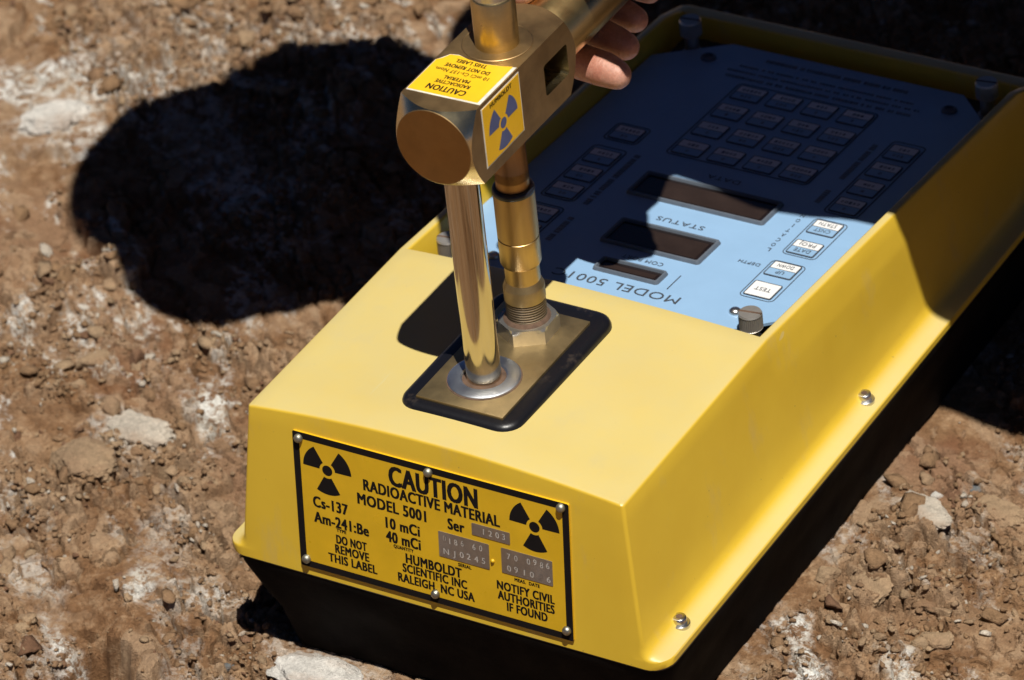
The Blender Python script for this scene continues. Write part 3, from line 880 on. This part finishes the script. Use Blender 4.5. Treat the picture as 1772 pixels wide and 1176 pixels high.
# groove round the index tube
bq = B(); v, f = lathe([(.0158, ZT - .001), (.0158, ZT + .0003), (.0155, ZT + .0005), (.0152, ZT + .0003)], (*PXY, 0), 56); bq.add((v, f))
bq.go('tube_seat', ['brass_block'], block, E0, smooth=30)
# index tube above the block, handle tube behind it
bq = B(); bq.add(lathe([(.0098, ZT - .002), (.0098, .1862), (.0094, .1868)], (*PXY, 0), 64)); it = bq.go('index_tube', ['brass_tube'], gauge, E0, smooth=50)
bq = B(); bq.add(lathe([(.0090, .1860), (.0090, .330), (.0080, .332)], (*PXY, 0), 48)); bq.go('index_rod', ['steel'], it, E0, smooth=50)
bq = B(); v, f = lathe([(.0155, .1205), (.0158, .1212), (.0158, .268), (.0150, .270)], (BX, 0, BZ), 72, axis='y'); bq.add((v, f))
ht = bq.go('handle_tube', ['brass_tube'], gauge, E0, smooth=50)
bq = B(); bq.add(box(BX - .004, BX + .004, .1216, .262, BZ - .0205, BZ - .0150, .0012)); bq.go('trigger_bar', ['brass_tube'], ht, E0)

# ---- control panel
def pan(u, v, l=0.0): return (u, v, pz(v) + l)
def panr(u, v, l=0.0): return (-u, -v, pz(-v) + l)      # print that reads from the operator's side
pp = [(.039, .138), (.154, .138), (.1885, .1725), (.1885, .370), (.164, .395), (.036, .395), (.0045, .368), (.0045, .1725)]
bq = B(); v, f = slab(pan, pp, -.0015, .0)
bq.add((v, f)); panel = bq.go('control_panel', ['panel_blue'], gauge, E0, smooth=0)
panel['label'] = 'pale blue control panel with keys, displays and cut corners'
def frame(u0, u1, v0, v1, r, w, l, mat, name):
    a, b_ = rrect(u0, u1, v0, v1, r, 4), rrect(u0 + w, u1 - w, v0 + w, v1 - w, max(r - w, .0002), 4)
    q = ring2d(a, b_)
    return mk(name, [pan(p[0], p[1], l) for p in q[0]], q[1], mat, panel, E0, smooth=0)
def display(u0, u1, v0, v1, w=.0022, dep=.0035):
    """recess look: raised bezel round a dark glass window"""
    a, b_ = rrect(u0, u1, v0, v1, .0018, 4), rrect(u0 + w, u1 - w, v0 + w, v1 - w, .0008, 4)
    n = len(a)
    v = [pan(*p, .0001) for p in a] + [pan(*p, .0016) for p in rrect(u0 + .0006, u1 - .0006, v0 + .0006, v1 - .0006, .0014, 4)] + [pan(*p, .0016) for p in rrect(u0 + w * .8, u1 - w * .8, v0 + w * .8, v1 - w * .8, .0010, 4)] + [pan(*p, .0002) for p in b_]
    f = [[i * n + k, i * n + (k + 1) % n, (i + 1) * n + (k + 1) % n, (i + 1) * n + k] for i in range(3) for k in range(n)]
    d = mk('display', v, f, 'bezel', panel, E0, smooth=0)
    mk('display_window', [pan(*p, .0003) for p in b_], [list(range(n))], 'window_dark', panel, E0, smooth=0)
    c_ = rrect(u0 + w + .0022, u1 - w - .0022, v0 + w + .0022, v1 - w - .0022, .0006, 2)
    mk('liquid_crystal', [pan(*p, .0004) for p in c_], [list(range(len(c_)))], 'lcd_brown', panel, E0, smooth=0)
display(.0607, .1350, .2394, .2622); display(.0715, .1250, .1943, .2178); display(.0813, .1164, .1700, .1821, .0020)
# keys: dark outline, white upper half and blue lower half as the operator sees it
def key_data(kind):
    return kind
def key(u0, u1, v0, v1, split=True, legend=None, marks=True):
    bq = B(); h = .0006; w = .0006
    a = rrect(u0, u1, v0, v1, .0010, 3); c = rrect(u0 + w, u1 - w, v0 + w, v1 - w, .0005, 3); n = len(a)
    v = [pan(*p, .0) for p in a] + [pan(*p, h) for p in a] + [pan(*p, h) for p in c]
    f = [[i * n + k, i * n + (k + 1) % n, (i + 1) * n + (k + 1) % n, (i + 1) * n + k] for i in range(2) for k in range(n)]
    bq.add((v, f), 0)
    vm = (v0 + v1) / 2
    q = lambda a_, b_, c_, d_, l: ([pan(a_, c_, l), pan(b_, c_, l), pan(b_, d_, l), pan(a_, d_, l)], [[0, 1, 2, 3]])
    if split:
        bq.add(q(u0 + w, u1 - w, vm, v1 - w, h), 1); bq.add(q(u0 + w, u1 - w, v0 + w, vm, h), 2)
        bq.add(q(u0 + w, u1 - w, vm - .0002, vm + .0002, h + .00005), 0)
    else:
        bq.add(q(u0 + w, u1 - w, v0 + w, v1 - w, h), 1)
    if marks:                                              # legends too soft to read: short bars
        for vv, nn in ((v0 * .73 + v1 * .27, random.choice((1, 1, 2, 3))), (v0 * .28 + v1 * .72, random.choice((3, 4, 4, 5)))):
            um = (u0 + u1) / 2 + random.uniform(-.0005, .0005)
            for k in range(nn):
                uc = um + (k - (nn - 1) / 2) * .0021; wd = random.uniform(.0005, .0008); hh = random.uniform(.0009, .0013)
                bq.add(q(uc - wd, uc + wd, vv - hh, vv + hh, h + .00006), 3)
                if random.random() < .6: bq.add(q(uc - wd * .35, uc + wd * .45, vv - hh * .5, vv + hh * .35, h + .0001), 1 if vv > vm and split else 2)
    o = bq.go('key', ['dark_print', 'key_white', 'key_blue', 'grey_print'], panel, E0, smooth=0)
    if legend:
        for s, fr in legend:
            wd = min((u1 - u0) * .62, .0024 * len(s) * .85)
            um = (u0 + u1) / 2
            put_text(s, panr, -um - wd / 2, -um + wd / 2, -(v0 + (v1 - v0) * fr), .0030, 'dark_print', panel, E0, weight=.0, lift=.0008)
    return o
frame(.1540, .1718, .1785, .2142, .0028, .00045, .0002, 'dark_print', 'key_outline')
frame(.1540, .1718, .2209, .2570, .0028, .00045, .0002, 'dark_print', 'key_outline')
key(.1556, .1700, .1802, .1936, False, [('TEST', .5)], False)
key(.1556, .1700, .2000, .2130, True, [('UP', .28), ('DOWN', .74)], False)
key(.1556, .1700, .2224, .2352, True, [('DATE', .28), ('PROJ', .74)], False)
key(.1556, .1700, .2428, .2556, True, [('CNST', .28), ('STATN', .74)], False)
frame(.0585, .1360, .2822, .3600, .0030, .0007, .0002, 'dark_print', 'key_outline')
for i in range(4):
    for j in range(4):
        u = .0606 + i * .0195; v_k = .2842 + j * .0200
        key(u, u + .0155, v_k, v_k + .0135)
frame(.1537, .1720, .2635, .3395, .0030, .0007, .0002, 'dark_print', 'key_outline')
for j in range(4): key(.1556, .1700, .2655 + j * .0188, .2655 + j * .0188 + .0140)
frame(.0237, .0427, .2210, .2758, .0030, .0007, .0002, 'dark_print', 'key_outline')
for j in range(3): key(.0256, .0410, .2228 + j * .0180, .2228 + j * .0180 + .0135)
frame(.0237, .0427, .2822, .2998, .0030, .0007, .0002, 'dark_print', 'key_outline'); key(.0256, .0408, .2842, .2975)
frame(.0237, .0427, .1800, .2147, .0030, .0007, .0002, 'dark_print', 'key_outline')
for j in range(2): key(.0256, .0410, .1817 + j * .0170, .1817 + j * .0170 + .0135)
# printing on the panel
def ptext(s, x0, x1, y, h, w=.0, mat='dark_print'): put_text(s, panr, -x1, -x0, -y, h, mat, panel, E0, weight=w, lift=.00025)
ptext('MODEL 5001C', .0660, .1322, .1617, .0062); ptext('STATUS', .0860, .1112, .2252, .0036); ptext('DATA', .0885, .1060, .2708, .0036)
ptext('COM PORT', .0885, .1100, .1874, .0030); ptext('DEPTH', .1398, .1508, .2064, .0026)
for k, s in enumerate('LOCATION'): ptext(s, .1466 if s != 'I' else .1475, .1486 if s != 'I' else .1479, .2212 + k * .00495, .0030)
mk('printed_line', [pan(.1219, .1690, .00025), pan(.1224, .1690, .00025), pan(.1224, .1825, .00025), pan(.1219, .1825, .00025)], [[0, 1, 2, 3]], 'dark_print', panel, E0, smooth=0)
# lines of print too soft to read
def soft_line(x0, x1, y, h, vertical=False):
    bq = B(); t = x0
    while t < x1:
        w = random.uniform(.0007, .0016); e = min(t + w, x1)
        q = [(t, y - h / 2), (e, y - h / 2), (e, y + h / 2), (t, y + h / 2)]
        if vertical: q = [(p[1], p[0]) for p in q]
        bq.add(([pan(*p, .00025) for p in q], [[0, 1, 2, 3]])); t = e + (random.uniform(.0003, .0006) if random.random() < .82 else random.uniform(.0015, .0024))
    bq.go('small_print', ['grey_print'], panel, E0, smooth=0)
soft_line(.048, .150, .3650, .0022); soft_line(.046, .152, .3705, .0016); soft_line(.050, .146, .3760, .0016); soft_line(.060, .138, .3855, .0028)
soft_line(.2700, .2850, .1475, .0028, True); soft_line(.2950, .3320, .1478, .0028, True)
soft_line(.2220, .2750, .0487, .0030, True); soft_line(.1850, .2085, .0493, .0030, True)
for u, v_k in ((.0321, .3765), (.1646, .3775)):
    bq = B(); v, f = lathe([(.0040, 0), (.0038, .0012), (.0024, .0020), (.0020, .0008)], (0, 0, 0), 24)
    bq.add(([pan(u + p[0], v_k + p[1], p[2]) for p in v], f)); bq.go('corner_stud', ['bezel'], panel, E0, smooth=40)
for u, v_k in ((.0340, .1610), (.1605, .1642)):
    bq = B(); v, f = lathe([(.0030, 0), (.0029, .0012), (.0018, .0022), (.0006, .0024)], (0, 0, 0), 24)
    bq.add(([pan(u + p[0], v_k + p[1], p[2]) for p in v], f)); bq.go('panel_screw', ['steel'], panel, E0, smooth=60)
# knurled thumb screws in the four corners
def thumb(u, v_, hz, stem):
    z0 = pz(v_) - .008; zt = pz(v_) + hz
    c = (u, v_)
    n = 72; h = .0088
    def circ(r, z, kn=0.0): return [(u + (r + (kn if k % 2 else 0)) * math.cos(2 * math.pi * k / n), v_ + (r + (kn if k % 2 else 0)) * math.sin(2 * math.pi * k / n), z) for k in range(n)]
    bq = B(); bq.add(loft([circ(.0050, zt - h), circ(.0056, zt - h + .0006), circ(.0056, zt - h + .0007, -.00035), circ(.0056, zt - .0010, -.00035), circ(.0056, zt - .0009), circ(.0051, zt), circ(.0049, zt)], True, True))
    o = bq.go('thumb_screw', ['nickel'], gauge, E0, smooth=30)
    bq = B(); bq.add(lathe([(.0036, z0), (.0036, zt - h), ], (u, v_, 0), 24)); bq.add(lathe([(.0052, z0), (.0052, z0 + .004), (.0048, z0 + .0046)], (u, v_, 0), 28)); bq.go('stem', ['nickel'], o, E0)
    bq = B(); v, f = box(-.0054, .0054, -.0006, .0006, zt - .0006, zt + .00006)
    a = math.radians(8); bq.add(([(u + p[0] * math.cos(a) - p[1] * math.sin(a), v_ + p[0] * math.sin(a) + p[1] * math.cos(a), p[2]) for p in v], f)); bq.go('slot', ['rust_dirt'], o, E0, smooth=0)
thumb(.1748, .1530, .0105, 0); thumb(.0150, .1530, .0105, 0); thumb(.0175, .3860, .0150, 1); thumb(.1800, .3885, .0150, 1)

# ================================================================== THE OPERATOR (leans over the gauge; only the hand is in the picture)
def balls(chain, r0, r1, p0, p1, n):
    for k in range(n + 1):
        t = k / n; chain.append(((p0[0] + (p1[0] - p0[0]) * t, p0[1] + (p1[1] - p0[1]) * t, p0[2] + (p1[2] - p0[2]) * t), r0 + (r1 - r0) * t))
def blob(limbs, voxel, smooth_it=6, ell=()):
    """limbs: list of chains [(point, radius), ...]; grown into one continuous skin"""
    bm = bmesh.new()
    for ch in limbs:
        for (p, r), (q, s) in zip(ch[:-1], ch[1:]):
            P, Q = Vector(p), Vector(q); L_ = (Q - P).length
            n = max(2, int(L_ / (min(r, s) * .30)))
            for k in range(n + 1):
                t = k / n
                bmesh.ops.create_icosphere(bm, subdivisions=2, radius=r + (s - r) * t, matrix=Matrix.Translation(P.lerp(Q, t)))
    for p, rad, eul in ell:
        mt_ = Matrix.Translation(Vector(p)) @ eul.to_matrix().to_4x4() @ Matrix.Diagonal((*rad, 1))
        bmesh.ops.create_icosphere(bm, subdivisions=4, radius=1, matrix=mt_)
    me = bpy.data.meshes.new('b'); bm.to_mesh(me); bm.free()
    ob = bpy.data.objects.new('b', me); COL.objects.link(ob)
    r = ob.modifiers.new('r', 'REMESH'); r.mode = 'VOXEL'; r.voxel_size = voxel
    if smooth_it:
        s = ob.modifiers.new('s', 'SMOOTH'); s.factor = .5; s.iterations = smooth_it
    dg = bpy.context.evaluated_depsgraph_get()
    e = bpy.data.meshes.new_from_object(ob.evaluated_get(dg))
    v = np.array([q.co[:] for q in e.vertices]); f = [list(p.vertices) for p in e.polygons]
    bpy.data.objects.remove(ob, do_unlink=True); bpy.data.meshes.remove(me); bpy.data.meshes.remove(e)
    return v, f
from mathutils import Euler
EP = Vector((.36, .64, 0.0))
person = bpy.data.objects.new('person', None); COL.objects.link(person); person.location = EP
tag(person, 'person reaching in from above with fingers curled under the brass handle tube', 'person')
hand = []
F_ = [  # MCP, PIP, DIP, tip with radii
    [((.0670, .165, .1520), .0105), ((.0720, .158, .1170), .0090), ((.0975, .1540, .1135), .0086), ((.1105, .1512, .1145), .0085), ((.1180, .1496, .1142), .0072)],
    [((.0655, .186, .1540), .0108), ((.0700, .179, .1170), .0090), ((.0930, .1755, .1150), .0084), ((.1030, .1738, .1142), .0080), ((.1095, .1728, .1136), .0070)],
    [((.0655, .206, .1540), .0104), ((.0705, .199, .1190), .0086), ((.0905, .1955, .1160), .0080), ((.0985, .1940, .1150), .0075), ((.1035, .1930, .1146), .0066)],
    [((.0675, .224, .1530), .0094), ((.0730, .218, .1220), .0076), ((.0880, .2145, .1190), .0070), ((.0960, .2130, .1180), .0066), ((.1010, .2120, .1176), .0058)]]
hand += F_
WR = (.0800, .262, .1960)
for ch, w in zip(F_, ((.074, .235, .188), (.073, .243, .188), (.074, .250, .186), (.077, .254, .182))):
    hand.append([ch[0], (w, .0150), (WR, .0210)])
hand.append([((.0790, .238, .184), .0150), ((.0830, .198, .1700), .0125), ((.0850, .165, .1655), .0105), ((.0845, .142, .1635), .0096), ((.0838, .130, .1622), .0080)])
hand.append([(WR, .0235), ((.066, .32, .218), .0310), ((.05, .38, .240), .038)])
hv, hf = blob(hand, .0016, 5)
# body under the clothes
HD = Vector((-.034, .197, .470))
hd_rot = Euler((math.radians(35), math.radians(-10), math.radians(-35)))
hm = hd_rot.to_matrix()
def hp(x, y, z): return tuple(HD + hm @ Vector((x, y, z)))
SHL, SHR, CH, NK, HIP = (.245, .220, .425), (.020, .375, .450), (.115, .300, .440), (.045, .225, .470), (.360, .640, .250)
EL, ER = (.470, .214, .360), (.045, .475, .265)
KL, KR = (.560, .420, -.075), (.250, .760, -.075)
limbs = [[((.05, .38, .24), .038), (ER, .043), (SHR, .056)],
         [(HIP, .15), ((.25, .49, .36), .135), (CH, .13)],
         [(SHL, .058), (CH, .10), (SHR, .058)],
         [(CH, .085), (NK, .062), (hp(0, .01, -.075), .055)],
         [(SHL, .054), (EL, .042), ((.158, .230, .292), .025)],
         [((.158, .230, .292), .025), ((.112, .186, .258), .019)],
         [(HIP, .13), (KL, .062)], [(HIP, .13), (KR, .062)],
         [(KL, .060), ((.70, .74, -.085), .045), ((.66, .72, -.11), .03)], [(KR, .060), ((.46, 1.08, -.085), .045), ((.44, 1.06, -.11), .03)]]
for tip, kn in (((.166, .130, .240), (.132, .170, .262)), ((.154, .124, .238), (.120, .165, .262)), ((.141, .125, .236), (.109, .164, .260)), ((.128, .132, .236), (.098, .169, .256)), ((.146, .170, .246), (.136, .204, .274))):
    mid = ((kn[0] + tip[0]) / 2, (kn[1] + tip[1]) / 2, (kn[2] + tip[2]) / 2 + .008)
    limbs.append([((.118, .196, .268), .016), (kn, .0120), (mid, .0098), (tip, .0085)])
ell = [(hp(0, 0, 0), (.076, .096, .112), hd_rot), (hp(0, -.045, -.055), (.055, .052, .060), hd_rot), (hp(0, -.102, -.020), (.013, .017, .022), hd_rot),
       (hp(.077, .01, -.012), (.010, .020, .032), hd_rot), (hp(-.077, .01, -.012), (.010, .020, .032), hd_rot), (hp(0, -.088, -.062), (.025, .012, .010), hd_rot)]
bv, bf = blob(limbs, .0065, 4, ell)
allv = np.vstack([bv, hv]); allf = bf + [[i + len(bv) for i in q] for q in hf]
body = mk('body', allv, allf, 'skin', person, EP, smooth=180)
def cloth(name, limbs_, voxel, mat, lab, ell=()):
    v, f = blob(limbs_, voxel, 5, ell); o = mk(name, v, f, mat, person, EP, smooth=180); o['label'] = lab
cloth('shirt', [[(HIP, .165), ((.25, .49, .36), .152), (CH, .145)], [(SHL, .075), (CH, .115), (SHR, .072)], [(SHL, .072), ((.178, .224, .435), .074), (CH, .11)], [(CH, .11), (NK, .098), ((.02, .245, .47), .075)], [(NK, .074), ((.082, .172, .425), .084), (CH, .10)],
                [(SHL, .070), ((.36, .218, .392), .062), (EL, .054)], [(EL, .054), ((.33, .220, .325), .045)], [(SHL, .08), ((.31, .31, .40), .095), ((.37, .50, .31), .14)], [(SHR, .068), ((.03, .43, .36), .062), (ER, .056)], [(ER, .056), ((.04, .41, .25), .050)]],
      .008, 'shirt_cloth', 'dark blue long shirt')
cloth('trousers', [[(HIP, .158), (KL, .076)], [(HIP, .158), (KR, .076)], [(HIP, .162), ((.33, .60, .28), .155)], [(KL, .072), ((.68, .70, -.085), .058)], [(KR, .072), ((.44, 1.04, -.085), .058)]],
      .010, 'trouser_cloth', 'dark trousers')
cloth('boot', [[((.68, .71, -.09), .048), ((.74, .80, -.075), .040), ((.70, .79, -.12), .026)]], .008, 'boot_leather', 'brown boot')
cloth('boot', [[((.44, 1.05, -.09), .048), ((.51, 1.13, -.075), .040), ((.47, 1.12, -.12), .026)]], .008, 'boot_leather', 'brown boot')
cloth('hair', [], .006, 'hair', 'short dark hair', ell=[(hp(0, .022, .013), (.081, .088, .104), hd_rot)])
# soft hat with a brim
bq = B(); n = 48; lp = []
for r, z in ((.122, .010), (.124, .014), (.094, .028), (.088, .060), (.082, .100), (.055, .122), (.010, .126)):
    lp.append([hp((r + (.003 * math.sin(10 * math.pi * k / n + 1) if r > .1 else 0)) * .98 * math.cos(2 * math.pi * k / n), (r + (.003 * math.sin(8 * math.pi * k / n) if r > .1 else 0)) * 1.08 * math.sin(2 * math.pi * k / n), z + .005 * math.sin(6 * math.pi * k / n) * (r > .1)) for k in range(n)])
bq.add(loft(lp, False, True)); bq.go('hat', ['hat_cloth'], person, EP, smooth=60)
for sx in (-1, 1):
    e = bmesh.new(); bmesh.ops.create_uvsphere(e, u_segments=16, v_segments=10, radius=.012); vv, ff = bm_out(e)
    c = Vector(hp(sx * .031, -.088, .004)); mk('eye', [tuple(c + Vector(p)) for p in vv], ff, 'eye', person, EP, smooth=60)
